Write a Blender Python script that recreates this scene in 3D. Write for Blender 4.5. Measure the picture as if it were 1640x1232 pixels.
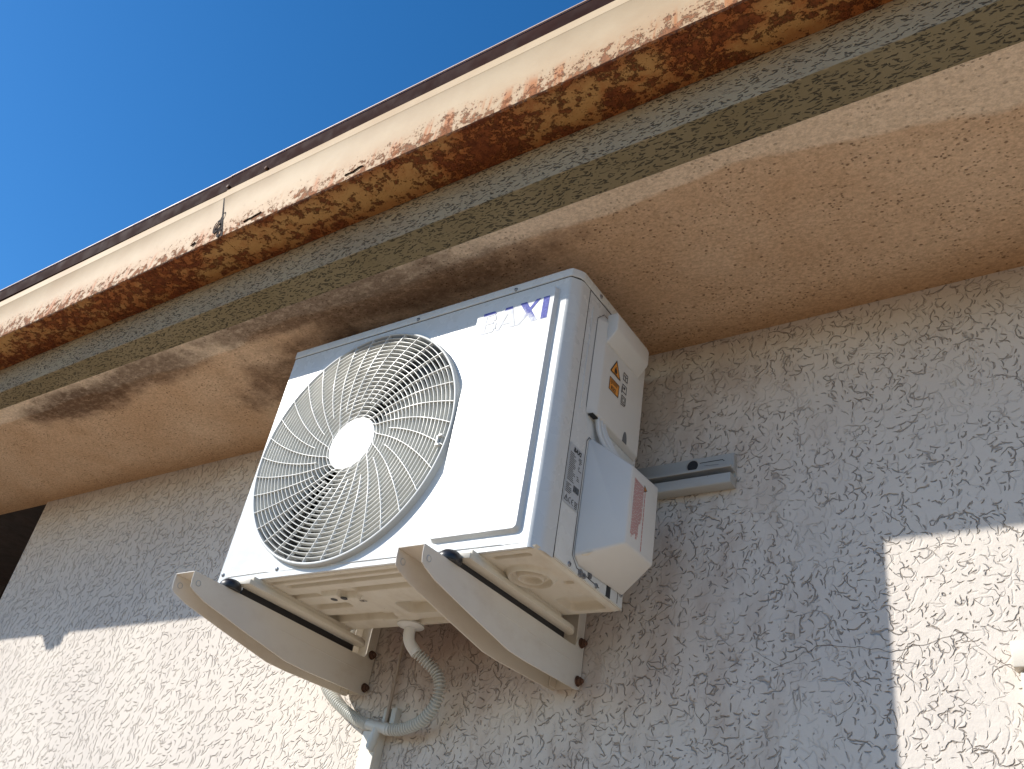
import bpy, bmesh, math, random
from mathutils import Vector, Matrix
random.seed(7)
PI = math.pi
for o in list(bpy.data.objects): bpy.data.objects.remove(o)
S = bpy.context.scene
C = S.collection
# ------------------------------------------------------------------ camera
cam = bpy.data.cameras.new('camera'); co = bpy.data.objects.new('camera', cam); C.objects.link(co)
CAMROT = [[0.821209, 0.201714, 0.533786], [0.549623, -0.531071, -0.644886], [0.153395, 0.822967, -0.546987]]
co.matrix_world = Matrix.Translation(Vector([1.56347, -1.07708, -0.5833])) @ Matrix(CAMROT).to_4x4()
cam.sensor_width = 36; cam.lens = 31.8214; cam.clip_start = .02; cam.clip_end = 5000
S.camera = co
# ------------------------------------------------------------------ sky, sun, exposure
SUNV = Vector((-1.15, -1.0, .97)).normalized()          # towards the sun
el = math.asin(SUNV.z); az = math.atan2(SUNV.x, SUNV.y)
w = bpy.data.worlds.new('World'); S.world = w; w.use_nodes = True
nt = w.node_tree; bg = nt.nodes['Background']
sky = nt.nodes.new('ShaderNodeTexSky'); sky.sky_type = 'NISHITA'; sky.sun_disc = False
sky.sun_elevation = el; sky.sun_rotation = az
sky.altitude = 300; sky.air_density = 1.0; sky.dust_density = .2; sky.ozone_density = 4
hs_ = nt.nodes.new('ShaderNodeHueSaturation'); hs_.inputs['Saturation'].default_value = 1.27
nt.links.new(sky.outputs[0], hs_.inputs['Color']); nt.links.new(hs_.outputs[0], bg.inputs[0]); bg.inputs[1].default_value = .125
sl = bpy.data.lights.new('sun', 'SUN'); sl.energy = 4.3; sl.angle = math.radians(.53); sl.color = (1, .95, .87)
so = bpy.data.objects.new('sun', sl); C.objects.link(so)
so.rotation_euler = SUNV.to_track_quat('Z', 'Y').to_euler()
S.view_settings.view_transform = 'Standard'; S.view_settings.look = 'None'
S.view_settings.exposure = .5; S.view_settings.gamma = 1
S.cycles.max_bounces = 8; S.cycles.diffuse_bounces = 5

# ------------------------------------------------------------------ node helper
class N:
    def __init__(s, name):
        s.m = bpy.data.materials.new(name); s.m.use_nodes = True
        s.t = s.m.node_tree; s.b = s.t.nodes['Principled BSDF']; s._o = None; s._s = {}
    def n(s, k, **kw):
        a = s.t.nodes.new('ShaderNode' + k)
        for i, v in kw.items(): setattr(a, i, v)
        return a
    def put(s, sock, v):
        if isinstance(v, bpy.types.NodeSocket): s.t.links.new(v, sock)
        elif isinstance(v, (tuple, list)) and sock.type == 'RGBA' and len(v) == 3: sock.default_value = (*v, 1)
        else: sock.default_value = v
    def obj(s):
        if s._o is None: s._o = s.n('TexCoord').outputs['Object']
        return s._o
    def M(s, op, a, b=None, c=None, clamp=False):
        x = s.n('Math', operation=op, use_clamp=clamp)
        for i, v in enumerate((a, b, c)):
            if v is not None: s.put(x.inputs[i], v)
        return x.outputs[0]
    def V(s, op, a, b=None, sc=None):
        x = s.n('VectorMath', operation=op); s.put(x.inputs[0], a)
        if b is not None: s.put(x.inputs[1], b)
        if sc is not None: s.put(x.inputs['Scale'], sc)
        return x.outputs['Value'] if op in ('LENGTH', 'DISTANCE', 'DOT_PRODUCT') else x.outputs[0]
    def xyz(s, v):
        k = id(v)
        x = s.n('SeparateXYZ'); s.put(x.inputs[0], v); return x.outputs
    def comb(s, x, y, z=0.0):
        c = s.n('CombineXYZ'); s.put(c.inputs[0], x); s.put(c.inputs[1], y); s.put(c.inputs[2], z); return c.outputs[0]
    def map(s, v, sc=(1, 1, 1), loc=(0, 0, 0), rot=(0, 0, 0)):
        x = s.n('Mapping'); s.put(x.inputs[0], v); x.inputs['Scale'].default_value = sc
        x.inputs['Location'].default_value = loc; x.inputs['Rotation'].default_value = rot; return x.outputs[0]
    def noise(s, v, sc, det=3, rough=.5, dist=0, dim='3D', col=False):
        x = s.n('TexNoise', noise_dimensions=dim); s.put(x.inputs['Vector'], v); x.inputs['Scale'].default_value = sc
        x.inputs['Detail'].default_value = det; x.inputs['Roughness'].default_value = rough; x.inputs['Distortion'].default_value = dist
        return x.outputs[1 if col else 0]
    def step(s, v, a, b, lo=0.0, hi=1.0):
        x = s.n('MapRange', interpolation_type='SMOOTHSTEP'); s.put(x.inputs[0], v); s.put(x.inputs[1], a); s.put(x.inputs[2], b)
        s.put(x.inputs[3], lo); s.put(x.inputs[4], hi); return x.outputs[0]
    def mix(s, f, a, b, mode='MIX'):
        x = s.n('MixRGB', blend_type=mode); s.put(x.inputs[0], f); s.put(x.inputs[1], a); s.put(x.inputs[2], b); return x.outputs[0]
    def bump(s, h, dist, strength=1.0):
        x = s.n('Bump'); s.put(x.inputs['Height'], h); x.inputs['Distance'].default_value = dist
        s.put(x.inputs['Strength'], strength); s.t.links.new(x.outputs[0], s.b.inputs['Normal'])
    def col(s, c): s.put(s.b.inputs['Base Color'], c)
    def rough(s, r): s.put(s.b.inputs['Roughness'], r)
    def strokes(s, p2, cell, width, dens, base=None, spread=PI, seed=0.0, rmin=.35, rmax=1.1, reach=.46):
        """short curved scratches, one per voronoi cell; p2 is in metres"""
        p = s.map(p2, sc=(1/cell,)*3, loc=(seed, seed*1.7, 0))
        v = s.n('TexVoronoi', voronoi_dimensions='2D', feature='F1'); s.put(v.inputs['Vector'], p); v.inputs['Scale'].default_value = 1
        rel = s.V('SUBTRACT', p, v.outputs['Position'])
        c = s.n('SeparateColor'); s.put(c.inputs[0], v.outputs['Color'])
        R = s.M('MULTIPLY_ADD', c.outputs[0], rmax-rmin, rmin)
        if base is None: ang = s.M('MULTIPLY', c.outputs[1], 2*PI)
        else: ang = s.M('ADD', s.M('MULTIPLY_ADD', c.outputs[1], spread*2, -spread), base)
        off = s.comb(s.M('MULTIPLY', s.M('COSINE', ang), R), s.M('MULTIPLY', s.M('SINE', ang), R))
        d = s.M('ABSOLUTE', s.M('SUBTRACT', s.V('DISTANCE', rel, off), R))
        ln = s.M('MULTIPLY_ADD', c.outputs[2], .5, .5)
        far = s.V('LENGTH', rel)
        ww = s.M('MULTIPLY', s.step(far, s.M('MULTIPLY', ln, reach*.4), s.M('MULTIPLY', ln, reach), 1.0, 0.0), width/cell)
        line = s.step(d, 0.0, s.M('MAXIMUM', ww, .0001), 1.0, 0.0)
        line = s.M('MULTIPLY', line, s.step(ww, 0.0, width/cell*.3))
        fr = s.M('FRACT', s.M('MULTIPLY', c.outputs[2], 7.31))
        return s.M('MULTIPLY', line, s.M('LESS_THAN', fr, dens))
    def pits(s, p, cell, r, dens, seed=0.0):
        p = s.map(p, sc=(1/cell,)*3, loc=(seed, seed*1.3, seed*.7))
        v = s.n('TexVoronoi', feature='F1'); s.put(v.inputs['Vector'], p); v.inputs['Scale'].default_value = 1
        c = s.n('SeparateColor'); s.put(c.inputs[0], v.outputs['Color'])
        m = s.step(v.outputs['Distance'], r/cell*.4, r/cell, 1.0, 0.0)
        return s.M('MULTIPLY', m, s.M('LESS_THAN', c.outputs[0], dens))

def simple(name, c, rough=.5, metal=0.0, var=.06, bump=0.0, bsc=300, coat=0.0, dirt=None, dirtamt=0.0):
    m = N(name); o = m.obj()
    nz = m.noise(o, 9, 5, .6)
    k = m.step(nz, .3, .7, 1-var, 1+var)
    cc = m.mix(1.0, c, m.comb(k, k, k), 'MULTIPLY')
    if dirt: cc = m.mix(m.M('MULTIPLY', m.step(m.noise(o, 14, 8, .7), .48, .75), dirtamt), cc, dirt)
    m.col(cc); m.b.inputs['Metallic'].default_value = metal
    m.rough(m.step(m.noise(o, 25, 4), .3, .7, rough-.06, rough+.08))
    if bump: m.bump(m.noise(o, bsc, 3), bump)
    if coat: m.b.inputs['Coat Weight'].default_value = coat; m.b.inputs['Coat Roughness'].default_value = .15
    return m.m

def wall_mat():
    m = N('scratched white plaster'); o = m.obj(); x, y, z = m.xyz(o)
    p = m.comb(x, z)
    wob = m.V('SCALE', m.V('SUBTRACT', m.noise(p, 14, 2, .5, col=True), (.5, .5, .5)), sc=.020)
    wob2 = m.V('SCALE', m.V('SUBTRACT', m.noise(p, 70, 2, .5, col=True), (.5, .5, .5)), sc=.007)
    q = m.V('ADD', m.V('ADD', p, wob), wob2)
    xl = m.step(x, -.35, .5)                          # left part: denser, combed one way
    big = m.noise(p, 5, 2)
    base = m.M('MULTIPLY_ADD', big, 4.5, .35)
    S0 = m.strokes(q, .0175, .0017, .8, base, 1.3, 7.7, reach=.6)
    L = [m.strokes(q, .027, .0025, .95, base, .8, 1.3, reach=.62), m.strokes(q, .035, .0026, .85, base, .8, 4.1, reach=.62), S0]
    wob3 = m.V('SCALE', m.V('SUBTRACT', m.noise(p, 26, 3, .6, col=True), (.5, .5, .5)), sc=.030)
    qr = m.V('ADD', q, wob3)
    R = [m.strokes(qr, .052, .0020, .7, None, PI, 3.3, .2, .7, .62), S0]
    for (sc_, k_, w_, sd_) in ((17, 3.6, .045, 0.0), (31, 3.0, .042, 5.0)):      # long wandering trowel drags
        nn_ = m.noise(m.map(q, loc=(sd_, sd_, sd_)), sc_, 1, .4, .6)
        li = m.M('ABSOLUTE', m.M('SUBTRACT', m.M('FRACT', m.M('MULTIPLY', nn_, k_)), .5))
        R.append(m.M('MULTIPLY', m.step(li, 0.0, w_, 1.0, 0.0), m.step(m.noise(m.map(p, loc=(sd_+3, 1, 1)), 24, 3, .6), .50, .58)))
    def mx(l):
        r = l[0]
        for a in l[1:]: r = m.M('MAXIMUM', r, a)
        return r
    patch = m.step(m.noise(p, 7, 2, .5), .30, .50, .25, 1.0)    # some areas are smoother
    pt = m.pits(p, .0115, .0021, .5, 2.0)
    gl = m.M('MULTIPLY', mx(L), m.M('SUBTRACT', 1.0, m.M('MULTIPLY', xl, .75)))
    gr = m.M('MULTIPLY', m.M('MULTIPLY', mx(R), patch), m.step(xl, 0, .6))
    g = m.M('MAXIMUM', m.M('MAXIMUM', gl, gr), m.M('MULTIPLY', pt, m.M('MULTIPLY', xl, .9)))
    fine = m.noise(o, 260, 4, .6); mid = m.noise(o, 45, 3, .55)
    h = m.M('ADD', m.M('MULTIPLY', g, -1.0), m.M('ADD', m.M('MULTIPLY', fine, .18), m.M('MULTIPLY', mid, .5)))
    m.bump(h, .0026, 1.0)
    c = m.mix(m.step(m.noise(o, 3, 4), .35, .7), (.71, .645, .575), (.66, .60, .54))
    # dirt: brown wash under the eaves and runs below the bracket, both with a shape of their own
    top = m.M('MULTIPLY', m.step(m.M('ADD', z, m.M('MULTIPLY', m.noise(o, 6, 5, .6), .22)), .62, .76), .55)
    c = m.mix(top, c, (.46, .37, .29))
    dx = m.M('MULTIPLY', m.step(m.noise(m.map(o, sc=(3, 1, 1.2)), 6, 5, .6), .42, .68),
             m.M('MULTIPLY', m.step(x, .1, .35), m.step(x, .95, 1.2, 1.0, 0.0)))
    c = m.mix(m.M('MULTIPLY', dx, .38), c, (.40, .29, .22))
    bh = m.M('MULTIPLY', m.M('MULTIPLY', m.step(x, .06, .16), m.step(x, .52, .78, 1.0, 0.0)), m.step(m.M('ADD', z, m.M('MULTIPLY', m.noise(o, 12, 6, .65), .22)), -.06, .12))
    c = m.mix(m.M('MULTIPLY', bh, .62), c, (.27, .135, .09))  # brown behind the unit: dirt plus the low light there, painted in
    c = m.mix(m.M('MULTIPLY', g, m.M('MULTIPLY_ADD', xl, .24, .36)), c, (.22, .175, .14))  # grooves and pits darkened to paint the shade inside them
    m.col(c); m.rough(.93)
    m.b.inputs['Specular IOR Level'].default_value = .25
    return m.m

def soffit_mat():
    m = N('stained soffit render'); o = m.obj(); x, y, z = m.xyz(o)
    wv = m.noise(m.map(o, sc=(1, 3, 1)), 2.2, 4, .55)
    lim = m.M('ADD', m.M('MULTIPLY_ADD', wv, .13, -.105), m.M('MULTIPLY', m.step(x, 1.05, 1.75), .05))       # outer paler band ends at about y = -.045
    lim = m.M('SUBTRACT', lim, m.M('MULTIPLY', m.step(x, .2, -.5), .0))
    st = m.step(m.M('SUBTRACT', y, lim), -.006, .012)
    blot = m.noise(o, 3.2, 6, .62)
    c = m.mix(m.step(blot, .3, .72), (.60, .40, .25), (.72, .53, .37))
    c = m.mix(st, (.80, .65, .50), c)
    # warm orange wash beside the wall
    c = m.mix(m.M('MULTIPLY', m.step(m.M('ADD', y, m.M('MULTIPLY', blot, .12)), .33, .46), .6), c, (.36, .20, .09))
    # mould patches at the outer edge
    def ell(cx, cy, rx, ry):
        d = m.V('LENGTH', m.V('MULTIPLY', m.V('SUBTRACT', o, (cx, cy, z0)), (1/rx, 1/ry, 0)))
        d = m.M('ADD', d, m.M('MULTIPLY_ADD', m.noise(o, 14, 6, .65), 1.1, -.55))
        return m.step(d, .45, 1.05, 1.0, 0.0)
    z0 = .645; oo_ = m.map(o, sc=(.6, 1, 1))
    mo = ell(-.93, -.022, .36, .085)
    for a in ((-.56, -.05, .30, .075), (.10, -.070, .55, .065), (.38, -.02, .46, .07), (.02, .16, .5, .19)):
        mo = m.M('MAXIMUM', mo, m.M('MULTIPLY', ell(*a), .86))
    mo = m.M('MULTIPLY', mo, m.step(m.noise(oo_, 70, 5, .7), .30, .55, .62, 1.0))
    c = m.mix(m.M('MULTIPLY', mo, .85), c, (.080, .034, .014))
    oo = m.map(o, sc=(.7, 1, 1)); sp = m.pits(oo, .0125, .0027, .40, 1.0); sp2 = m.pits(oo, .0056, .0017, .55, 4.0)
    s_ = m.M('MAXIMUM', m.M('MULTIPLY', sp, .8), m.M('MULTIPLY', sp2, m.step(m.noise(o, 9, 3), .35, .65)))
    c = m.mix(m.M('MULTIPLY', s_, m.M('MULTIPLY_ADD', st, .45, .30)), c, (.16, .085, .04))
    gr_ = m.noise(oo, 190, 3, .7); c = m.mix(1.0, c, m.mix(m.step(gr_, .3, .7), (.80, .78, .75), (1.12, 1.12, 1.12)), 'MULTIPLY')
    m.col(c); m.rough(.92); m.b.inputs['Specular IOR Level'].default_value = .25
    wav = m.noise(m.map(o, sc=(.6, 2, 1)), 5, 3)
    m.bump(m.M('ADD', m.M('ADD', m.noise(oo, 200, 4, .7), m.M('MULTIPLY', s_, -1.3)), m.M('MULTIPLY', wav, 2.0)), .0022, 1.0)
    return m.m

def beam_mat():
    m = N('scratched grey render of the eaves beam'); o = m.obj(); x, y, z = m.xyz(o)
    p = m.comb(m.M('MULTIPLY', x, .55), m.M('SUBTRACT', z, y))
    wob = m.V('SCALE', m.V('SUBTRACT', m.noise(p, 40, 3, .6, col=True), (.5, .5, .5)), sc=.014)
    q = m.V('ADD', p, wob)
    g = m.strokes(q, .010, .0017, .95, PI/2, .8, 2.2)
    for a in (m.strokes(q, .015, .0020, .9, PI/2, .9, 8.2), m.strokes(q, .007, .0013, .8, PI/2, 1.2, 5.2)): g = m.M('MAXIMUM', g, a)
    g = m.M('MULTIPLY', g, m.step(m.noise(m.map(o, sc=(1, 2.5, 2.5)), 9, 3, .6), .30, .46, .12, 1.0))
    c = m.mix(m.step(m.noise(o, 5, 5, .6), .3, .7), (.37, .275, .175), (.44, .34, .215))
    bot = m.step(m.M('ADD', m.M('SUBTRACT', z, m.M('MULTIPLY', x, .0105)), m.M('MULTIPLY', m.noise(o, 60, 3), .006)), .6615, .6640, 1.0, 0.0)
    c = m.mix(bot, c, m.mix(m.step(m.noise(o, 4, 5, .6), .3, .7), (.21, .165, .09), (.26, .21, .125)))
    c = m.mix(m.M('MULTIPLY', g, .85), c, (.035, .028, .02))
    m.col(c); m.rough(.9); m.b.inputs['Specular IOR Level'].default_value = .3
    m.bump(m.M('ADD', m.M('MULTIPLY', g, -1.0), m.M('MULTIPLY', m.noise(o, 220, 4, .7), .5)), .002, 1.0)
    return m.m

def gutter_mat():
    m = N('rusting cream gutter paint'); o = m.obj(); x, y, z = m.xyz(o)
    zb = m.M('MULTIPLY_ADD', x, .009, .760)
    up = m.M('SUBTRACT', z, zb)                                   # height above the lower edge
    front = m.step(up, .0012, .0030)
    low = m.noise(m.map(o, sc=(1, 1, .6)), 3.0, 5, .6)
    mid = m.noise(o, 42, 7, .74); fin = m.noise(o, 60, 5, .7)
    # front face: flecks gathered along the lower edge, some with runs beneath them
    grow = m.step(m.M('ADD', up, m.M('MULTIPLY', low, -.09)), -.035, .045, 1.0, 0.0)
    fleck = m.M('MULTIPLY', m.step(m.M('ADD', mid, m.M('MULTIPLY', grow, .17)), .65, .69), m.step(up, .10, .06))
    dots = m.M('MULTIPLY', m.M('MAXIMUM', m.pits(o, .014, .0040, .6, 3.0), m.pits(o, .007, .0021, .6, 6.0)), m.step(m.M('ADD', grow, m.M('MULTIPLY', low, .5)), .30, .62))
    run = m.M('MULTIPLY', m.step(m.noise(m.map(o, sc=(1, 1, .10)), 34, 3, .6), .52, .64), m.step(m.M('ADD', up, m.M('MULTIPLY', low, -.10)), .030, -.01))
    cream = m.mix(m.step(m.noise(o, 6, 5, .6), .3, .7), (.475, .345, .215), (.54, .415, .27))
    cf = m.mix(m.M('MULTIPLY', run, .9), cream, (.42, .12, .022))
    cf = m.mix(m.M('MULTIPLY', m.M('MULTIPLY', m.step(m.M('ADD', up, m.M('MULTIPLY', mid, .05)), .135, .02), m.step(mid, .30, .58)), .62), cf, (.46, .23, .10))
    cf = m.mix(m.M('MAXIMUM', m.M('MULTIPLY', fleck, .8), m.M('MULTIPLY', dots, .8)), cf, m.mix(m.step(fin, .4, .6), (.17, .06, .03), (.33, .13, .06)))
    # underside: ochre paint stained right through, dark rust patches
    a = m.noise(m.map(o, sc=(1, 1.6, 1)), 5, 6, .62)
    ub = m.mix(m.step(m.M('ADD', a, m.M('MULTIPLY', m.M('SUBTRACT', mid, .5), .35)), .38, .60), (.48, .27, .10), (.36, .12, .035))
    near = m.step(m.M('ADD', y, m.M('MULTIPLY', low, .05)), -.215, -.255)
    ub = m.mix(m.M('MULTIPLY', near, .7), ub, (.24, .06, .016))
    wallw = m.step(m.M('ADD', y, m.M('MULTIPLY', mid, .04)), -.175, -.145)
    ub = m.mix(m.M('MULTIPLY', wallw, .5), ub, (.30, .10, .03))
    pt = m.step(m.M('ADD', m.noise(m.map(o, sc=(1, 1.3, 1)), 36, 8, .78), m.M('MULTIPLY', a, .42)), .70, .76)
    ub = m.mix(m.M('MULTIPLY', pt, .85), ub, m.mix(m.step(fin, .35, .65), (.085, .022, .012), (.24, .07, .025)))
    ub = m.mix(m.M('MULTIPLY', m.pits(o, .010, .0028, .5, 9.0), m.step(a, .42, .55)), ub, (.12, .03, .012))
    m.col(m.mix(front, ub, cf))
    rr = m.M('MAXIMUM', m.M('MULTIPLY', m.M('SUBTRACT', 1.0, front), pt), m.M('MULTIPLY', front, fleck))
    m.rough(m.M('MULTIPLY_ADD', rr, .3, .62)); m.b.inputs['Specular IOR Level'].default_value = .14
    hh = m.M('ADD', m.M('MULTIPLY', rr, m.M('MULTIPLY_ADD', fin, 1.0, .4)), m.M('MULTIPLY', m.M('MAXIMUM', dots, 0.0), .35))
    m.bump(m.M('ADD', hh, m.M('MULTIPLY', m.noise(o, 4, 2), 1.2)), .0022, 1.0)
    return m.m

def steel_mat(name, c, dirt=(.30, .20, .12), amt=.45, extra=True):
    m = N(name); o = m.obj()
    a = m.noise(m.map(o, sc=(1, .5, 1)), 11, 7, .68); b = m.noise(o, 2.5, 3)
    k = m.mix(m.M('MULTIPLY', m.step(a, .45, .75), amt), c, dirt)
    k = m.mix(m.M('MULTIPLY', m.step(b, .42, .7), amt*.5), k, dirt)
    if extra:
        s = m.pits(o, .02, .0016, .12, 1.0)
        k = m.mix(m.M('MULTIPLY', s, .6), k, (.14, .08, .05))
    m.col(k); m.rough(m.step(a, .3, .7, .40, .62))
    m.bump(m.noise(o, 420, 3, .6), .00025, .6)
    return m.m

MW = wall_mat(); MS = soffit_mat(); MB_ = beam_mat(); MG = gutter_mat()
white = simple('white powder coated steel', (.665, .675, .665), .27, var=.02, bump=.00025, bsc=60, dirt=(.47, .43, .36), dirtamt=.16)
cover = simple('off white moulded plastic', (.69, .675, .64), .45, var=.02, bump=.0001, bsc=900)
panm = steel_mat('cream painted pan steel', (.72, .67, .57), (.36, .27, .17), .35)
armm = steel_mat('cream painted bracket steel', (.72, .67, .59), (.42, .30, .20), .30)
railm = steel_mat('pale galvanised rail steel', (.43, .44, .435), (.40, .34, .28), .25)
wire = simple('white grille plastic', (.80, .80, .775), .40, var=.03)
wire2 = simple('pale grey grille plastic', (.60, .60, .565), .45, var=.03)
black = simple('black rubber', (.012, .012, .016), .38, var=.2)
seam = simple('dark panel seam', (.03, .03, .032), .8)
screwm = simple('dull zinc screw head', (.30, .31, .33), .35, .8, var=.2)
rustbolt = simple('rusty bolt head', (.11, .055, .035), .8, .2, var=.4, bump=.0015, bsc=120, dirt=(.26, .11, .05), dirtamt=.8)
bladem = simple('grey fan blade plastic', (.13, .135, .145), .38)
darkm = simple('dark condenser coil', (.018, .019, .024), .6, .2)
hosem = simple('grey white corrugated plastic', (.60, .61, .58), .42, var=.06, dirt=(.36, .30, .22), dirtamt=.35)
ductm = simple('ivory plastic trunking', (.72, .69, .62), .5, var=.05, dirt=(.45, .36, .26), dirtamt=.3)
cablem = simple('white cable sheath', (.66, .67, .67), .45, var=.04)
pipem = simple('brownish painted cable', (.42, .34, .27), .6, var=.12)
brown = simple('dark brown drip edge', (.028, .009, .007), .85, var=.12, bump=.0006, bsc=60)
tilem = simple('weathered roof tile', (.34, .20, .14), .85, var=.25, bump=.004, bsc=30)
porchm = simple('dark brown timber', (.020, .010, .008), .7, var=.4, bump=.001, bsc=60)
groundm = simple('pale concrete paving', (.26, .19, .12), .9, var=.12, bump=.002, bsc=20)
boxm = simple('cream plastic box', (.62, .57, .49), .5, var=.03)
navy = N('navy lettering with painted glare')
_n = navy; _o = _n.obj(); _x, _y, _z = _n.xyz(_o)
_w = _n.step(_n.M('ADD', _n.M('ADD', _n.M('MULTIPLY', _n.noise(_o, 90, 6, .75), .075), _x), _n.M('MULTIPLY', _z, 1.3)), 1.340, 1.374)
_w = _n.M('MAXIMUM', _w, _n.step(_z, .5150, .5165))  # letters pale below the shadow line: sun glare put into their colour
_n.col(_n.mix(_w, (.64, .65, .68), _n.mix(_n.step(_n.noise(_o, 200, 4, .7), .35, .65), (.055, .065, .30), (.11, .13, .42)))); _n.rough(.6); _n.b.inputs['Specular IOR Level'].default_value = .15; navy = navy.m
ink = simple('black print', (.02, .02, .022), .5)
amber = simple('amber warning label', (.75, .30, .05), .45, var=.08)
redink = simple('red print', (.55, .14, .12), .5)
labelm = simple('silver grey rating label', (.50, .52, .54), .35, var=.04)
pinkish = simple('pale warning label', (.66, .58, .55), .5)

# ------------------------------------------------------------------ mesh helpers
class MB:
    def __init__(s): s.v = []; s.f = []; s.sm = []
    def add(s, vs, fs, smooth=False):
        k = len(s.v); s.v += [tuple(p) for p in vs]; s.f += [tuple(i+k for i in f) for f in fs]; s.sm += [smooth]*len(fs)
    def box(s, x0, x1, y0, y1, z0, z1):
        s.add([(x, y, z) for x in (x0, x1) for y in (y0, y1) for z in (z0, z1)],
              [(0, 1, 3, 2), (4, 6, 7, 5), (0, 4, 5, 1), (2, 3, 7, 6), (0, 2, 6, 4), (1, 5, 7, 3)])
    def prism(s, poly, axis, a, b):
        """2D polygon extruded along axis (0,1,2) from a to b"""
        def P(u, v, w): return {0: (w, u, v), 1: (u, w, v), 2: (u, v, w)}[axis]
        n = len(poly)
        s.add([P(u, v, a) for u, v in poly] + [P(u, v, b) for u, v in poly],
              [tuple(range(n))[::-1], tuple(range(n, 2*n))] + [(i, (i+1) % n, n+(i+1) % n, n+i) for i in range(n)])
    def tube(s, pts, r, n=12, closed=False, cap=True):
        pts = [Vector(p) for p in pts]; R = r if isinstance(r, (list, tuple)) else [r]*len(pts)
        up = None; rings = []
        for i, p in enumerate(pts):
            t = (pts[min(i+1, len(pts)-1)]-pts[max(i-1, 0)]).normalized()
            if up is None: up = t.orthogonal().normalized()
            up = (up - t*up.dot(t)).normalized(); sd = t.cross(up)
            rings.append([p+(up*math.cos(2*PI*k/n)+sd*math.sin(2*PI*k/n))*R[i] for k in range(n)])
        vs = [q for rg in rings for q in rg]; fs = []
        for i in range(len(pts)-1):
            for k in range(n): fs.append((i*n+k, i*n+(k+1) % n, (i+1)*n+(k+1) % n, (i+1)*n+k))
        s.add(vs, fs, True)
        if cap: s.add(rings[0], [tuple(range(n))[::-1]]); s.add(rings[-1], [tuple(range(n))])
    def cyl(s, c, ax, r, h, n=20, r2=None):
        c = Vector(c); ax = Vector(ax).normalized(); s.tube([c, c+ax*h], [r, r if r2 is None else r2], n)
    def build(s, name, mat, parent=None, bevel=0, seg=2, angle=40, weld=True):
        me = bpy.data.meshes.new(name); me.from_pydata(s.v, [], s.f); me.validate()
        bm = bmesh.new(); bm.from_mesh(me)
        if weld: bmesh.ops.remove_doubles(bm, verts=bm.verts, dist=1e-6)
        bmesh.ops.recalc_face_normals(bm, faces=bm.faces)
        if bevel:
            es = [e for e in bm.edges if len(e.link_faces) == 2 and e.calc_face_angle(0) > math.radians(25)]
            bmesh.ops.bevel(bm, geom=es, offset=bevel, segments=seg, profile=.5, affect='EDGES', clamp_overlap=True)
        bm.to_mesh(me); bm.free()
        me.polygons.foreach_set('use_smooth', [True]*len(me.polygons))
        if hasattr(me, 'set_sharp_from_angle'): me.set_sharp_from_angle(angle=math.radians(angle))
        me.materials.append(mat)
        o = bpy.data.objects.new(name, me); C.objects.link(o); o.parent = parent
        return o
def tag(o, label=None, cat=None, group=None, kind=None):
    if label: o['label'] = label
    if cat: o['category'] = cat
    if group: o['group'] = group
    if kind: o['kind'] = kind
    return o
def empty(name, loc, label, cat, parent=None, rot=None):
    o = bpy.data.objects.new(name, None); C.objects.link(o); o.location = loc; o.empty_display_size = .1
    if rot: o.rotation_euler = rot
    return tag(o, label, cat)
def smoothpath(P, n=10):
    P = [Vector(p) for p in P]; out = []
    Q = [P[0]*2-P[1]] + P + [P[-1]*2-P[-2]]
    for i in range(1, len(Q)-2):
        a, b, c, d = Q[i-1:i+3]
        for k in range(n):
            t = k/n
            out.append(.5*((2*b)+(-a+c)*t+(2*a-5*b+4*c-d)*t*t+(-a+3*b-3*c+d)*t**3))
    out.append(P[-1]); return out
def textpolys(s, size, shear=0.0, bold=0.0):
    cu = bpy.data.curves.new('lettering', 'FONT'); cu.body = s; cu.size = size; cu.shear = shear; cu.offset = bold; cu.resolution_u = 3
    o = bpy.data.objects.new('lettering', cu); C.objects.link(o)
    me = bpy.data.meshes.new_from_object(o); vs = [tuple(v.co) for v in me.vertices]; fs = [tuple(p.vertices) for p in me.polygons]
    bpy.data.objects.remove(o); bpy.data.curves.remove(cu); bpy.data.meshes.remove(me)
    return vs, fs
def place(mb, vs, fs, org, u, v):
    org, u, v = Vector(org), Vector(u), Vector(v)
    mb.add([org+u*p[0]+v*p[1] for p in vs], fs)
def rect(mb, org, u, v, x0, x1, y0, y1):
    place(mb, [(x0, y0), (x1, y0), (x1, y1), (x0, y1)], [(0, 1, 2, 3)], org, u, v)
def outline(mb, org, u, v, poly, t, closed=True):
    n = len(poly)
    for i in range(n if closed else n-1):
        a = Vector(poly[i]); b = Vector(poly[(i+1) % n]); d = (b-a).normalized(); nn = Vector((-d.y, d.x))*t/2; d = d*t/2
        place(mb, [a-d-nn, b+d-nn, b+d+nn, a-d+nn], [(0, 1, 2, 3)], org, u, v)

# ================================================================== SETTING
YW = .39; ZG = -2.2; XC = -1.77; ZS = .645
g = MB(); g.add([(-300, -300, ZG), (300, -300, ZG), (300, 300, ZG), (-300, 300, ZG)], [(0, 1, 2, 3)])
tag(g.build('ground', groundm), kind='structure')

house = empty('house', (0, YW, ZG), 'single storey house wall in scratched white plaster under stained overhanging eaves', 'house')
LOC = (0, -YW, -ZG)                       # children are modelled in world coordinates
def hb(mb, name, mat, **k):
    o = mb.build(name, mat, house, **k); o.location = LOC; return o
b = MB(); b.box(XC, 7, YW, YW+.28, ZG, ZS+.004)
hb(b, 'wall', MW)
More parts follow.
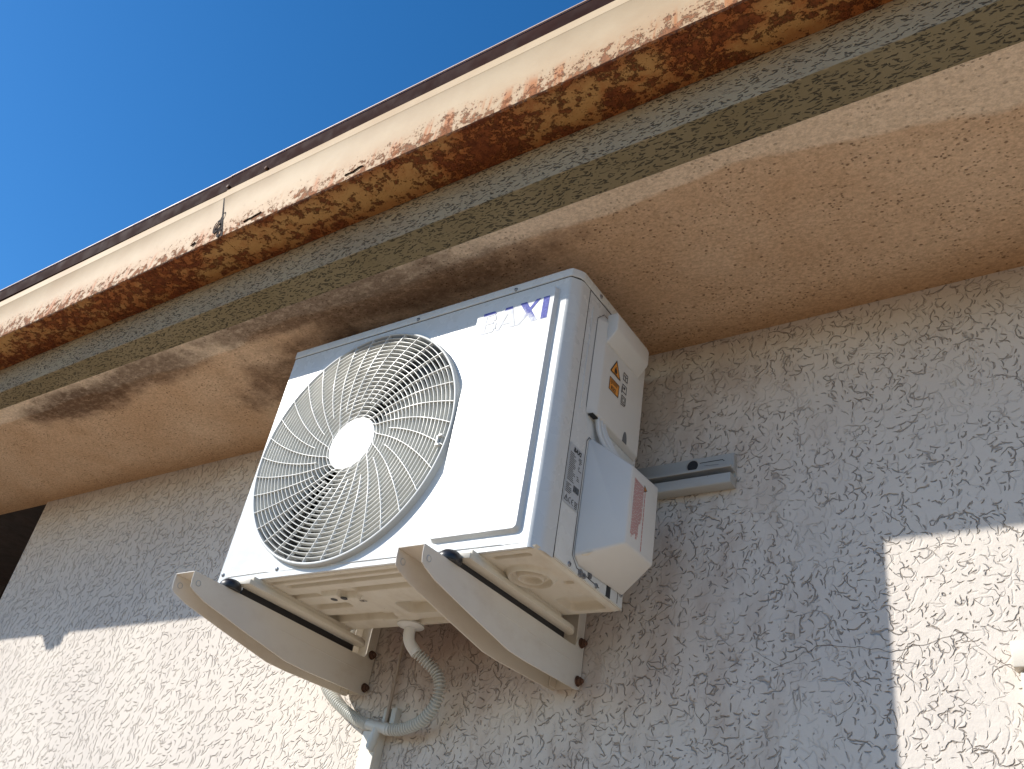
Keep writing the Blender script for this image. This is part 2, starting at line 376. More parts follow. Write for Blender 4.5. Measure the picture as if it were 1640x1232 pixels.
# hairline crack running to the small box: thin dark ribbon just proud of the render
CP = [(.985, -.050), (1.03, -.075), (1.065, -.060), (1.09, -.045), (1.15, -.05), (1.21, -.060), (1.27, -.048), (1.315, -.034), (1.345, -.070), (1.385, -.10)]
b = MB(); up_ = []; dn_ = []
from mathutils import noise as NZ
for (a, c_) in zip(CP, CP[1:]):
    for k in range(14):
        t = k/14; x = a[0]+(c_[0]-a[0])*t; z = a[1]+(c_[1]-a[1])*t
        x += .004*NZ.noise(Vector((x*60, z*60, 0))); z += .005*NZ.noise(Vector((x*50, z*50, 7))); w2 = .0003+.0005*abs(NZ.noise(Vector((x*40, 3, 3))))
        up_.append((x, YW-.0006, z+w2)); dn_.append((x, YW-.0006, z-w2))
n_ = len(up_); b.add(up_+dn_, [(i, i+1, n_+i+1, n_+i) for i in range(n_-1)])
hb(b, 'crack', simple('dark hairline crack', (.10, .075, .06), .95))
# porch recess left of the wall's end: dark timber back and ceiling
b = MB()
for i in range(14):
    x1 = XC-.003-i*.14; b.box(x1-.136, x1, YW+.55, YW+.58, ZG, ZS+.3)
hb(b, 'porch_panel', porchm, bevel=.004, seg=1)
b = MB(); b.box(XC-2.0, XC, YW+.02, YW+.9, ZS+.012, ZS+.03); hb(b, 'porch_ceiling', porchm)
b = MB(); b.box(XC, XC+.28, YW+.281, YW+1.0, ZG, ZS+.01); hb(b, 'porch_side_wall', porchm)
# soffit, slightly uneven, thin slab
def fr(x): return random.random()
nx, ny = 240, 12; vs = []; fs = []
x0s, x1s, y0s, y1s = -4.0, 7.0, -.1, YW+.01
from mathutils import noise as NZ
for j in range(ny+1):
    for i in range(nx+1):
        x = x0s+(x1s-x0s)*i/nx; y = y0s+(y1s-y0s)*j/ny
        e = .0022*NZ.noise(Vector((x*2.2, y*7, 3)))
        yy = y + (.0022*NZ.noise(Vector((x*16, 0, 9))) if j == 0 else 0)
        vs.append((x, yy, ZS+e))
for j in range(ny):
    for i in range(nx):
        a = j*(nx+1)+i; fs.append((a, a+1, a+nx+2, a+nx+1))
b = MB(); b.add(vs, fs, True); so_ = hb(b, 'soffit', MS)
b = MB(); b.box(-4, 7, -.098, YW+1.2, ZS+.02, ZS+.10); hb(b, 'eaves_slab', MB_)
# beam along the edge: rendered, slightly sloping outer face
b = MB()
XE = [-4+.1*i for i in range(111)]
b.add([p for xe in XE for p in ((xe, -.10, ZS-.003), (xe, -.1565+.0012*NZ.noise(Vector((xe*9, 1, 1))), ZS+.0145+.0105*xe+.0012*NZ.noise(Vector((xe*11, 4, 1)))), (xe, -.1590, .80), (xe, -.10, .80))],
      [(0, 1, 2, 3), (443, 442, 441, 440)]+[(4*k+i, 4*k+(i+1) % 4, 4*k+4+(i+1) % 4, 4*k+4+i) for k in range(110) for i in range(4)])
hb(b, 'eaves_beam', MB_)
# roof behind the gutter
b = MB()
b.prism([(-.150, .80), (-.150, .955), (2.6, 1.85), (2.6, 1.72)], 0, -4, 7); hb(b, 'roof_deck', tilem)
b = MB()
for k in range(38):
    xa = -4+k*.29
    for r in range(8):
        ya = -.19+r*.33; za = .985+(ya+.19)*.33+.012
        b.prism([(ya, za), (ya+.36, za+.119), (ya+.36, za+.135), (ya, za+.018)], 0, xa+.004, xa+.285)
hb(b, 'roof_tiles', tilem, bevel=.004, seg=1)

# ------------------------------------------------------------------ gutter
def gz(x): return .760+.009*x
gut = empty('rain_gutter', (0, -.2, .76), 'cream box gutter with rusty underside and brown drip edge along the eaves', 'gutter')
def gb(mb, name, mat, **k):
    o = mb.build(name, mat, gut, **k); o.location = (0, .2, -.76); return o
def gsec(xa, xb, dy=0.0, dz=0.0):
    n = max(2, int((xb-xa)/.05)); prof = [(-.158, .004), (-.1595, .0), (-.212, -.0015), (-.262, 0), (-.265, .003), (-.2655, .08), (-.266, .1555), (-.2672, .1572), (-.2665, .1595), (-.2590, .1990), (-.2575, .2010),
            (-.2555, .2000), (-.2620, .160), (-.262, .155), (-.2615, .006), (-.162, .005), (-.162, .12), (-.158, .12)]
    vs = []; m = len(prof)
    for i in range(n+1):
        x = xa+(xb-xa)*i/n
        for k, (y, z) in enumerate(prof):
            e = .0012*NZ.noise(Vector((x*3, z*8, y*8)))
            vs.append((x-.43*z, y+e-dy*(1 if y < -.2 else 0), gz(x)+z-dz+e*.5))
    fs = [(i*m+k, i*m+(k+1) % m, (i+1)*m+(k+1) % m, (i+1)*m+k) for i in range(n) for k in range(m)]
    fs += [tuple(range(m))[::-1], tuple(range(n*m, n*m+m))]
    bb = MB(); bb.add(vs, fs); return bb
gb(gsec(-4, -.062), 'gutter_section', MG); gb(gsec(-.060, 7, .0012, .0010), 'gutter_section', MG)
# torn joint: dark gap, curled flap and rusted-through hole with ragged rim
b = MB()
for (cx, cz, rx, rz) in ((-.098, .050, .015, .025), (-.092, .072, .007, .024), (-.078, .022, .008, .018)):
    n = 14; pts = []
    for k in range(n):
        a = 2*PI*k/n; r = 1+.28*NZ.noise(Vector((cx*40+math.cos(a)*1.3, math.sin(a)*1.3, cz*90)))
        pts.append((cx+rx*r*math.cos(a), -.2676, gz(cx)+cz+rz*r*math.sin(a)))
    b.add(pts+[(cx, -.2640, gz(cx)+cz)], [(k, (k+1) % n, n) for k in range(n)])
b.add([(-.066, -.2674, gz(-.06)+.002), (-.0570, -.2674, gz(-.06)+.002), (-.1250, -.2674, gz(-.06)+.155), (-.1290, -.2674, gz(-.06)+.155)], [(0, 1, 2, 3)])
brown.node_tree.nodes['Principled BSDF'].inputs['Specular IOR Level'].default_value = .08
holem = simple('flaking black rust', (.022, .012, .010), .9, var=.5, bump=.004, bsc=150)
gb(b, 'rust_hole', holem)
b = MB()
for (cx, cz, rx, rz, y) in ((-.103, .052, .0035, .012, -.2685), (-.0935, .046, .0025, .013, -.269), (-.0745, .020, .0015, .010, -.2690)):
    b.add([(cx-rx, y, gz(cx)+cz-rz), (cx+rx*.6, y-.002, gz(cx)+cz-rz*.8), (cx+rx, y-.001, gz(cx)+cz+rz*.7), (cx-rx*.3, y, gz(cx)+cz+rz)], [(0, 1, 2, 3)])
    b.add([(cx-rx, y+.0012, gz(cx)+cz-rz), (cx+rx*.6, y-.0008, gz(cx)+cz-rz*.8), (cx+rx, y+.0002, gz(cx)+cz+rz*.7), (cx-rx*.3, y+.0012, gz(cx)+cz+rz)], [(3, 2, 1, 0)])
gb(b, 'paint_flake', MG)
# rusted slits, where the paint has split: raised dark flakes
def flake(xa, xb, zc, th):
    bb = MB(); n = 26; up = []; dn = []
    for i in range(n+1):
        t = i/n; x = xa+(xb-xa)*t; w_ = th*(.15+math.sin(PI*t)**.6)*(.6+.8*NZ.noise(Vector((x*90, 1, zc)))**2+.2)
        z = gz(x)+zc+.004*NZ.noise(Vector((x*60, 5, 2)))+.008*(t-.5)
        up.append((x, -.2682, z+w_)); dn.append((x, -.2700, z-w_*.6))
    bb.add(up+dn, [(i, i+1, n+2+i, n+1+i) for i in range(n)])
    bb.add([(p[0], -.2664, p[2]+.0006) for p in up]+up, [(i, i+1, n+2+i, n+1+i) for i in range(n)])
    bb.add([(p[0], -.2664, p[2]) for p in dn]+dn, [(i, i+1, n+2+i, n+1+i) for i in range(n)])
    return bb
for a in ((-.180, -.168, .020, .0030), (.012, .068, .020, .0013), (.335, .385, .019, .0014)):
    gb(flake(*a), 'rust_flake', holem)
# brown drip edge above, in two lapped lengths, thin pale rim on its lip
def drip(xa, xb, dz):
    bb = MB(); bb.prism([(-.150, .955+dz), (-.255, .955+dz), (-.2605, .957+dz), (-.2625, .975+dz), (-.2645, .999+dz), (-.2630, 1.0015+dz), (-.150, 1.030+dz)], 0, xa, xb); return bb
for a in ((-4, -.140, 0.0), (-.145, 7, .0016)):
    o = gb(drip(*a), 'drip_edge', brown)
    o.rotation_euler = (0, 0, 0)
b = MB()
for a in ((-4, -.140, 0.0), (-.145, 7, .0016)): b.prism([(-.2647, .9990+a[2]), (-.2675, .9992+a[2]), (-.2675, 1.0018+a[2]), (-.2640, 1.0035+a[2])], 0, a[0], a[1])
gb(b, 'drip_edge_rim', simple('faded brown rim', (.50, .36, .30), .5))
for x in (-.142, .00):
    b = MB(); b.cyl((x, -.2615, .966), (0, -1, 0), .0045, .005, 10); gb(b, 'rivet', rustbolt)
# unseen stub further left, added to cast the small shadow on the lit wall
b = MB()
xs = -2.03
b.box(xs-.070, xs+.055, -.262, -.17, gz(xs)-.010, gz(xs)-.001); b.box(xs-.045, xs+.040, -.26, -.18, gz(xs)-.045, gz(xs)-.008); b.box(xs-.028, xs+.018, -.255, -.19, gz(xs)-.060, gz(xs)-.040)
gb(b, 'shadow_stub', MG, bevel=.003)

# ================================================================== AIR CONDITIONER
W, H, D, CH = .78, .586, .286, .019
UR = Matrix([[0.99998, -0.004068, 0.00486], [0.004083, 0.999987, -0.003088], [-0.004848, 0.003107, 0.999983]]).to_euler()
ac = empty('air_conditioner', (0, 0, 0), 'white outdoor air conditioning unit with round fan grille hung on wall brackets under the eaves', 'air conditioner', rot=UR)
def ab(mb, name, mat, parent=None, **k): return mb.build(name, mat, parent or ac, **k)
FC = (.286, .278); FR = .267
# casing shell behind the panel (sides, back), open at the fan
b = MB()
b.box(W-.012, W, .050, D, .006, H-.022)                    # right side wall, behind the seam
b.box(.000, .010, .0015, D, .006, H-.022)
b.box(.010, W-.012, D-.006, D, .006, H-.022)
b.box(.010, W-.012, .03, D-.006, H-.030, H-.024)
b.box(.575, .580, .004, D-.006, .006, H-.024)
ab(b, 'casing', white, bevel=.0012, seg=2)
# side ribs pressed in the steel, front of the covers
b = MB()
for (ya, yb, za, zb) in ((.066, .069, .30, .535),):
    b.box(W-.001, W+.0015, ya, yb, za, zb)
ab(b, 'pressed_rib', white, bevel=.0012)
# dark condenser coil at the rear of the fan bay
b = MB(); b.box(.012, .572, D-.035, D-.008, .01, H-.03)
for i in range(60): b.box(.012, .572, D-.0375, D-.035, .012+i*.0093, .0155+i*.0093)
ab(b, 'condenser_coil', darkm)
# front panel with round opening
def front_panel():
    bb = MB(); n = 160; Ro = FR-.004
    xa, xb, za, zb = 0.0, W-CH, .0, H-.0215
    angs = [2*PI*k/n for k in range(n)]
    for (x, z) in ((xa, za), (xb, za), (xb, zb), (xa, zb)): angs.append(math.atan2(z-FC[1], x-FC[0]) % (2*PI))
    angs = sorted(set(angs)); n = len(angs); inn = []; out = []
    for a in angs:
        c, s = math.cos(a), math.sin(a); t = 1e9
        if c > 1e-9: t = min(t, (xb-FC[0])/c)
        if c < -1e-9: t = min(t, (xa-FC[0])/c)
        if s > 1e-9: t = min(t, (zb-FC[1])/s)
        if s < -1e-9: t = min(t, (za-FC[1])/s)
        inn.append((FC[0]+Ro*c, 0, FC[1]+Ro*s)); out.append((FC[0]+t*c, 0, FC[1]+t*s))
    bb.add(inn+out, [(k, (k+1) % n, n+(k+1) % n, n+k) for k in range(n)])
    bb.add(inn+[(p[0], .012, p[2]) for p in inn], [(k, (k+1) % n, n+(k+1) % n, n+k) for k in range(n)])
    # rounded chamfer and return on the right, return on the left and the bottom lip
    prof = [(W-CH, 0)]
    r_ = .006
    prof += [(W-CH+.0035, .0010), (W-CH+.0065, .0035), (W-.0060, .0125), (W-.0028, .0165), (W-.0008, .0215), (W, .026), (W, .0485)]
    m = len(prof); zz = (za, zb)
    bb.add([(x, y, z) for (x, y) in prof for z in zz], [(2*i, 2*i+1, 2*i+3, 2*i+2) for i in range(m-1)])
    bb.add([(0, 0, za), (0, 0, zb), (0, .02, zb), (0, .02, za)], [(0, 1, 2, 3)])
    bb.add([(0, 0, za), (xb, 0, za), (xb, .006, za), (0, .006, za)], [(0, 1, 2, 3)])
    bb.add([(0, 0, zb), (xb, 0, zb), (xb, .006, zb), (0, .006, zb)], [(0, 1, 2, 3)])
    return bb
o = ab(front_panel(), 'front_panel', white, angle=30, weld=False)
fp = o
# raised pad at the right of the panel
def pad():
    bb = MB(); xa, xb, za, zb, d, s = .553, .7445, .0265, .5475, .0085, .006
    def rr(x0, x1, z0, z1, r, n=6):
        P = []
        for (cx, cz, a0) in ((x1-r, z0+r, -90), (x1-r, z1-r, 0), (x0+r, z1-r, 90), (x0+r, z0+r, 180)):
            for k in range(n+1):
                a = math.radians(a0+90*k/n); P.append((cx+r*math.cos(a), cz+r*math.sin(a)))
        return P
    L = [(0, 0), (.0015, .0012), (.0045, d-.0015), (s, d)]; rings = []
    for (i_, h) in L: rings.append([(x, -h-.0002, z) for (x, z) in rr(xa+i_*.6, xb-i_, za+i_, zb-i_*.6, .012-i_*.5)])
    n = len(rings[0])
    for k in range(3): bb.add(rings[k]+rings[k+1], [(i, (i+1) % n, n+(i+1) % n, n+i) for i in range(n)])
    bb.add(rings[-1], [tuple(range(n))])
    return bb
ab(pad(), 'raised_pad', white, fp, angle=18)
# thin pressed crease along the bottom edge
b = MB()
def crease(xa, za, xb, zb):
    n = 20
    vs = []
    for i in range(n+1):
        t = i/n; x = xa+(xb-xa)*t; z = za+(zb-za)*t
        k = min(1, min(t, 1-t)*12)
        vs += [(x, -.0001, z+.0025), (x, -.0001-.0016*k, z), (x, -.0001, z-.0012)]
    b.add(vs, [(3*i+j, 3*i+3+j, 3*i+4+j, 3*i+1+j) for i in range(n) for j in (0, 1)], True)
crease(.018, .0115, .157, .0135); crease(.183, .0125, .755, .0085)
ab(b, 'pressed_crease', white, fp)
# top cover: lid with folded skirt and chamfered corner
b = MB(); e = .0022
poly = [(-e, -e), (W-CH, -e), (W-CH+.006, .001-e), (W+e-.0040, CH-.006), (W+e, CH+.002), (W+e, D+e), (-e, D+e)]
b.prism(poly, 2, H-.0195, H)
ab(b, 'top_cover', white, bevel=.0022, seg=3)
b = MB(); poly2 = [(x*(1-.0016)+.0003, y+.0012 if y < 0.03 else y-.001) for x, y in poly]; b.prism([(min(max(x, .0006), W-.0004), y+.0013 if y < .01 else y) for x, y in poly2], 2, H-.0216, H-.0193)
ab(b, 'lid_seam', seam)
b = MB()
b.box(W-.003, W+.0004, .0488, .0500, .018, H-.022)
ab(b, 'side_seam', seam)
b = MB(); b.box(W-.003, W+.0005, .0484, .0504, .002, .024); ab(b, 'side_seam', seam)
# screws
def screw(p, n, r=.0042, par=None):
    bb = MB(); n = Vector(n); p = Vector(p)
    bb.tube([p-n*.001, p+n*.0010, p+n*.0022, p+n*.0027], [r, r, r*.78, r*.3], 14)
    u = n.orthogonal().normalized(); v = n.cross(u)
    o_ = ab(bb, 'screw', screwm, par)
    c = MB()
    for a, bb_ in ((u, v), (v, u)):
        q = p+n*.0029; c.add([q-a*r*.55-bb_*r*.11, q+a*r*.55-bb_*r*.11, q+a*r*.55+bb_*r*.11, q-a*r*.55+bb_*r*.11], [(0, 1, 2, 3)])
    ab(c, 'screw_slot', ink, o_)
for p in ((.636, -.0022, .572), (.380, -.0022, .572), (.172, 0, .0165), (.0105, 0, .0185)): screw(p, (0, -1, 0))
for p in ((W+.0022, .085, .574), (W+.0022, .249, .576), (W, .0985, .011), (W, .285-.008, .028), (W, .190, .010)): screw(p, (1, 0, 0), .0046)
# ------------------------------------------------------------------ base pan with pressed ribs
def sd_box(x, y, cx, cy, hx, hy, r):
    qx = abs(x-cx)-hx+r; qy = abs(y-cy)-hy+r
    return math.hypot(max(qx, 0), max(qy, 0))+min(max(qx, qy), 0)-r
def ramp(d, w=.0038):
    t = max(0, min(1, -d/w)); return t*t*(3-2*t)
def pan_h(x, y):
    h = 0
    for (cx, cy, hx, hy, r, k) in ((.355, .024, .225, .0065, .006, .004), (.365, .047, .205, .0085, .008, .006),
        (.42, .088, .155, .012, .010, .0055), (.165, .093, .045, .010, .010, .0035), (.185, .150, .055, .014, .012, .0045), (.205, .215, .10, .020, .016, .006),
        (.405, .188, .062, .030, .016, .009), (.60, .025, .020, .007, .006, .004), (.715, .024, .040, .0065, .006, .004),
        (.725, .235, .038, .032, .012, .007), (.44, .255, .12, .010, .008, .004)):
        h += k*ramp(sd_box(x, y, cx, cy, hx, hy, r))
    h -= .0045*ramp(sd_box(x, y, .262, .099, .042, .021, .010), .004)
    h -= .0040*ramp(math.hypot(x-.706, y-.100)-.046, .008)-.0045*ramp(abs(math.hypot(x-.706, y-.100)-.030)-.008, .004)
    h += .005*ramp(math.hypot(x-.706, y-.100)-.020, .003)
    h -= .0012*ramp(sd_box(x, y, .30, .245, .05, .04, .03), .01)
    h += .004*ramp(sd_box(x, y, .755, .142, .010, .007, .006), .003)
    return h
vs = []; fs = []; nx, ny = 560, 210
x0, x1, y0, y1 = .004, W-.003, .004, D-.001
for j in range(ny+1):
    for i in range(nx+1):
        x = x0+(x1-x0)*i/nx; y = y0+(y1-y0)*j/ny
        edge = min(x-x0, x1-x, y-y0, y1-y); eh = .006*max(0, 1-edge/.007)**2
        c = (x-x0)+(y-y0); vs.append((x, y, -.0015+eh+pan_h(x, y)*2.3))
for j in range(ny):
    for i in range(nx):
        a = j*(nx+1)+i; fs.append((a, a+1, a+nx+2, a+nx+1))
b = MB(); b.add(vs, fs, True)
# upturned rim of the pan
b.box(.002, W-.001, D-.0015, D+.0015, .003, .045); b.box(W-.0032, W-.0012, .05, D, .003, .030)
pan = ab(b, 'base_pan', panm, weld=False, angle=60)
b = MB()
for (x, y) in ((.245, .099), (.272, .0985)):
    b.cyl((x, y, -.0110), (0, 0, -1), .0072, .0013, 24)
ab(b, 'drain_hole', ink, pan)
b = MB()
for (x, y, s) in ((.285, .138, .007), (.455, .118, .010)):
    b = MB()
    outline(b, (x, y, -.0024), (1, 0, 0), (0, 1, 0), [(-s, -s*.5), (s, -s*.5), (s, s*.5), (-s, s*.5)], .0012)
    rect(b, (x, y, -.0023), (1, 0, 0), (0, 1, 0), -s*.3, s*.2, -s*.3, s*.3)
    ab(b, 'pan_marking', ink, pan)
# notches at the back corner above lower cover
b = MB(); b.box(W-.0006, W+.0004, .225, .240, .006, .032); b.box(W-.0006, W+.0005, .2655, .267, .008, .032); b.box(W-.0006, W+.0005, .255, .267, .0315, .0325)
ab(b, 'pan_slot', seam, pan)
b = MB()
for (y, z, r) in ((.135, .010, .007), (.147, .010, .005), (.165, .018, .006)):
    b.tube([(W-.001, y, z), (W+.002, y, z)], r, 16); b.tube([(W+.002, y, z), (W+.004, y, z)], r*.55, 12)
ab(b, 'valve_fitting', screwm)
# mounting feet: folded channels under the pan
for xa, xb in ((.100, .136), (.643, .669)):
    b = MB(); n = 8; P = [(xa, -.030), (xb, -.024)]
    P += [(xb, .298)]
    for k in range(n+1):
        a = math.radians(0+90*k/n); P.append((xb-.022+.022*math.cos(a), .298+.034*math.sin(a)))
    P += [(xa, .332)]
    b.prism(P, 2, -.0205, -.0105); b.box(xa+.004, xb-.004, -.015, .27, -.0105, -.0010)
    ab(b, 'mounting_foot', panm, bevel=.0012)

# ------------------------------------------------------------------ fan, shroud and grille
HC = (FC[0]-.002, FC[1]+.001)
b = MB(); n = 96
def ringsurf(bb, prof, cx, cz, n=96):
    m = len(prof); vs = []
    for k in range(n):
        a = 2*PI*k/n
        for (r, y) in prof: vs.append((cx+r*math.cos(a), y, cz+r*math.sin(a)))
    bb.add(vs, [(k*m+i, k*m+i+1, ((k+1) % n)*m+i+1, ((k+1) % n)*m+i) for k in range(n) for i in range(m-1)], True)
ringsurf(b, [(.2625, .006), (.258, .018), (.252, .035), (.250, .09), (.262, .11), (.264, .09), (.256, .035), (.262, .018), (.266, .006), (.2625, .006)], *FC)
ab(b, 'fan_shroud', simple('grey shroud steel', (.30, .30, .30), .5))
fan = MB(); fan.tube([(HC[0], .055, HC[1]), (HC[0], .060, HC[1]), (HC[0], .12, HC[1])], [.045, .055, .058], 40)
fo = ab(fan, 'fan', bladem)
for kb in range(3):
    bb = MB(); a0 = kb*2*PI/3+.5; nr, na = 14, 18; vs = []
    for th in (0, .0025):
        for i in range(nr+1):
            t = i/nr; r = .05+(.243-.05)*t
            for j in range(na+1):
                s_ = j/na; a = a0+(.35*t*t)-(.95+.30*t)*s_+.5
                y = .062+.05*s_+.010*math.sin(PI*s_)+th
                if i == nr: pass
                vs.append((HC[0]+r*math.cos(a), y, HC[1]+r*math.sin(a)))
    q = (nr+1)*(na+1)
    for i in range(nr):
        for j in range(na):
            a = i*(na+1)+j; bb.add([], []); bb.f += []; 
    F = [(i*(na+1)+j, i*(na+1)+j+1, (i+1)*(na+1)+j+1, (i+1)*(na+1)+j) for i in range(nr) for j in range(na)]
    F2 = [tuple(v+q for v in f[::-1]) for f in F]
    E = [i*(na+1) for i in range(nr+1)]; E2 = [i*(na+1)+na for i in range(nr+1)]
    F3 = [(E[i], E[i+1], E[i+1]+q, E[i]+q) for i in range(nr)]+[(E2[i], E2[i+1], E2[i+1]+q, E2[i]+q) for i in range(nr)]
    F3 += [(nr*(na+1)+j, nr*(na+1)+j+1, nr*(na+1)+j+1+q, nr*(na+1)+j+q) for j in range(na)]
    bb.add(vs, F+F2+F3, True)
    ab(bb, 'fan_blade', bladem, fo)
# grille: outer ring proud of the panel, deep concentric rings, swept spokes, hub
gr = MB(); ringsurf(gr, [(.2690, .0005), (.2680, -.0015), (.2676, -.0105), (.2668, -.0122), (.2650, -.0130), (.2632, -.0128), (.2622, -.0118), (.2616, -.006), (.2612, .012), (.2632, .012), (.2640, -.006), (.266, -.006), (.2672, .0005), (.2690, .0005)], *FC, n=144)
go = ab(gr, 'fan_grille', simple('grey grille rim plastic', (.50, .515, .51), .45, var=.03))
RI = [.0660+i*.00985 for i in range(20)]
def gy(r): return -.0035-.0085*min(1, max(0, (r-.06)/.12))**.8      # slightly dished
def gc(r):
    t = (r-.06)/.20; return (HC[0]+(FC[0]-HC[0])*t, HC[1]+(FC[1]-HC[1])*t)
for r in RI:
    if r > .2570: continue
    bb = MB(); y = gy(r); t = .0009
    ringsurf(bb, [(r-t, y+.0005), (r-t*.5, y-.0003), (r+t*.5, y-.0003), (r+t, y+.0005), (r+t*.8, y+.0155), (r-t*.8, y+.0155), (r-t, y+.0005)], *gc(r), n=144)
    ab(bb, 'grille_ring', wire2, go)
NS = 34
for k in range(NS):
    full = k % 2 == 0; bb = MB(); a0 = 2*PI*k/NS+math.radians(-25+3)
    r0 = .058 if full else .092+.010*(k % 4 == 1); L = []; nn = 26; t = .00045
    for i in range(nn+1):
        r = r0+(.2620-r0)*i/nn
        th = a0+math.radians(42)*(1-((r-.058)/.195)**.42)
        c = gc(r); L.append((Vector((c[0]+r*math.cos(th), gy(r)-.0012, c[1]+r*math.sin(th)))))
    vs = []
    for i, p in enumerate(L):
        d = (L[min(i+1, nn)]-L[max(i-1, 0)]).normalized(); s_ = Vector((d.z, 0, -d.x))*t
        for q_ in (p-s_, p+s_, p+s_+Vector((0, .007, 0)), p-s_+Vector((0, .007, 0))): vs.append(q_)
    bb.add(vs, [(4*i+j, 4*i+(j+1) % 4, 4*i+4+(j+1) % 4, 4*i+4+j) for i in range(nn) for j in range(4)]+[(0, 1, 2, 3), (4*nn+3, 4*nn+2, 4*nn+1, 4*nn)])
    ab(bb, 'grille_spoke', wire, go)
b = MB(); pr = [(0.0001, -.0058), (.030, -.0055), (.050, -.0048), (.0545, -.0050), (.0595, -.0045), (.0612, -.002), (.0612, .014), (.057, .016)]
ringsurf(b, pr, *HC, n=72); ab(b, 'grille_hub', wire, go)
b = MB()
for (r, a) in ((.2535, -8), (.2535, -12.5)):
    a = math.radians(a); x = FC[0]+r*math.cos(a); z = FC[1]+r*math.sin(a); b.box(x-.006, x+.002, -.0175, -.006, z-.0015, z+.0015)
b.box(FC[0]+.2415, FC[0]+.2445, -.0170, -.004, FC[1]-.054, FC[1]-.036)
ab(b, 'grille_clip', wire, go)

# ------------------------------------------------------------------ side covers
# upper electrical cover with finger grip
b = MB(); xb_, xf = W+.0005, W+.0135
b.add([(xb_, .088, .303), (xb_, .280, .303), (xb_, .280, .543), (xb_, .110, .543), (xb_, .088, .521),
       (xf, .106, .306), (xf, .268, .306), (xf, .268, .500), (xf, .106, .500),
       (xf, .268, .533), (xf, .122, .533), (xf, .106, .519)],
      [(0, 4, 11, 8, 5), (4, 3, 10, 11), (3, 2, 9, 10), (1, 6, 7, 9, 2), (0, 5, 6, 1), (5, 8, 7, 6), (8, 11, 10, 9, 7)])
uc = ab(b, 'electrical_cover', cover, bevel=.0035, seg=3)
b = MB()
b.prism([(xf-.004, .474), (xf+.002, .474), (W+.0325, .496), (W+.0350, .501), (W+.0350, .531), (W+.0310, .5415), (xf-.004, .5415)], 1, .107, .240)
lip = ab(b, 'grip_hood', cover, uc, bevel=.0035, seg=3)
b = MB()
for i in range(5): b.box(W+.003, W+.0125, .0935+i*.004, .0950+i*.004, .3015, .3035)
b.box(W+.002, W+.0125, .092, .113, .3020, .3028)
ab(b, 'vent_slot', ink, uc)
b = MB(); b.prism([(.212+.010*math.cos(a)*.8, .3065+.024*max(0, math.sin(a))) for a in [PI*k/10 for k in range(11)]], 0, xf-.0002, xf+.0006)
ab(b, 'cable_notch', bladem, uc)
# dark gap line round the covers
b = MB()
outline(b, (W+.0006, 0, 0), (0, 1, 0), (0, 0, 1), [(.0862, .318), (.0862, .522), (.108, .545), (.235, .545)], .0012, False)
outline(b, (W+.0006, 0, 0), (0, 1, 0), (0, 0, 1), [(.0862, .318), (.098, .302)], .0012, False)
outline(b, (W+.0006, 0, 0), (0, 1, 0), (0, 0, 1), [(.128, .262), (.110, .262), (.1035, .252), (.1035, .030), (.122, .014), (.20, .010)], .0016, False)
ab(b, 'cover_gap', seam)
# lower service valve cover
b = MB(); XO = W+.072
b.add([(W+.001, .105, .030), (W+.001, .126, .0155), (W+.001, .281, .026), (W+.001, .281, .262), (W+.001, .114, .264), (W+.001, .105, .255),
       (XO, .152, .065), (XO, .255, .068), (XO, .255, .222), (XO, .152, .215)],
      [(0, 5, 4, 9, 6), (4, 3, 8, 9), (3, 2, 7, 8), (0, 6, 7, 2, 1), (6, 9, 8, 7), (0, 1, 2, 3, 4, 5)])
vc = ab(b, 'valve_cover', cover, bevel=.0045, seg=3)
b = MB(); b.add([(W+.012, .1135, .0335), (W+.028, .1235, .0415), (W+.012, .1135, .0400), (W+.012, .125, .031)], [(0, 1, 2), (0, 3, 1), (2, 1, 3), (0, 2, 3)]); ab(b, 'finger_notch', panm, vc)
# stickers on the upper cover
U, V_ = (0, 1, 0), (0, 0, 1); xs_ = W+.0141
b = MB(); place(b, [(.133, .424), (.172, .424), (.1525, .459)], [(0, 1, 2)], (xs_, 0, 0), U, V_); rect(b, (xs_, 0, 0), U, V_, .134, .171, .383, .411)
st = ab(b, 'warning_sticker', amber, uc)
b = MB(); X2 = (xs_+.0003, 0, 0)
outline(b, X2, U, V_, [(.1335, .4245), (.1715, .4245), (.1525, .4580)], .0022)
outline(b, X2, U, V_, [(.1345, .3835), (.1705, .3835), (.1705, .4105), (.1345, .4105)], .0016)
fl = [(0, -.006), (.0045, -.004), (.0050, .0005), (.0028, .0055), (.0022, .0030), (0, .0105), (-.0028, .0050), (-.0035, .0015), (-.0052, .0040), (-.0045, -.004)]
place(b, [(.1525+x, .4345+z) for x, z in fl], [tuple(range(len(fl)))], X2, U, V_)
rect(b, X2, U, V_, .1455, .1595, .4268, .4280)
vv, ff = textpolys('R32', .0115, bold=.0003); place(b, [(x+.1415, y+.3868) for x, y, z in vv], ff, X2, U, V_)
for z in (.4070, .4040, .4010): rect(b, X2, U, V_, .138, .164+.003*(z > .404), z, z+.0012)
rect(b, X2, U, V_, .140, .1425, .3975, .3995)
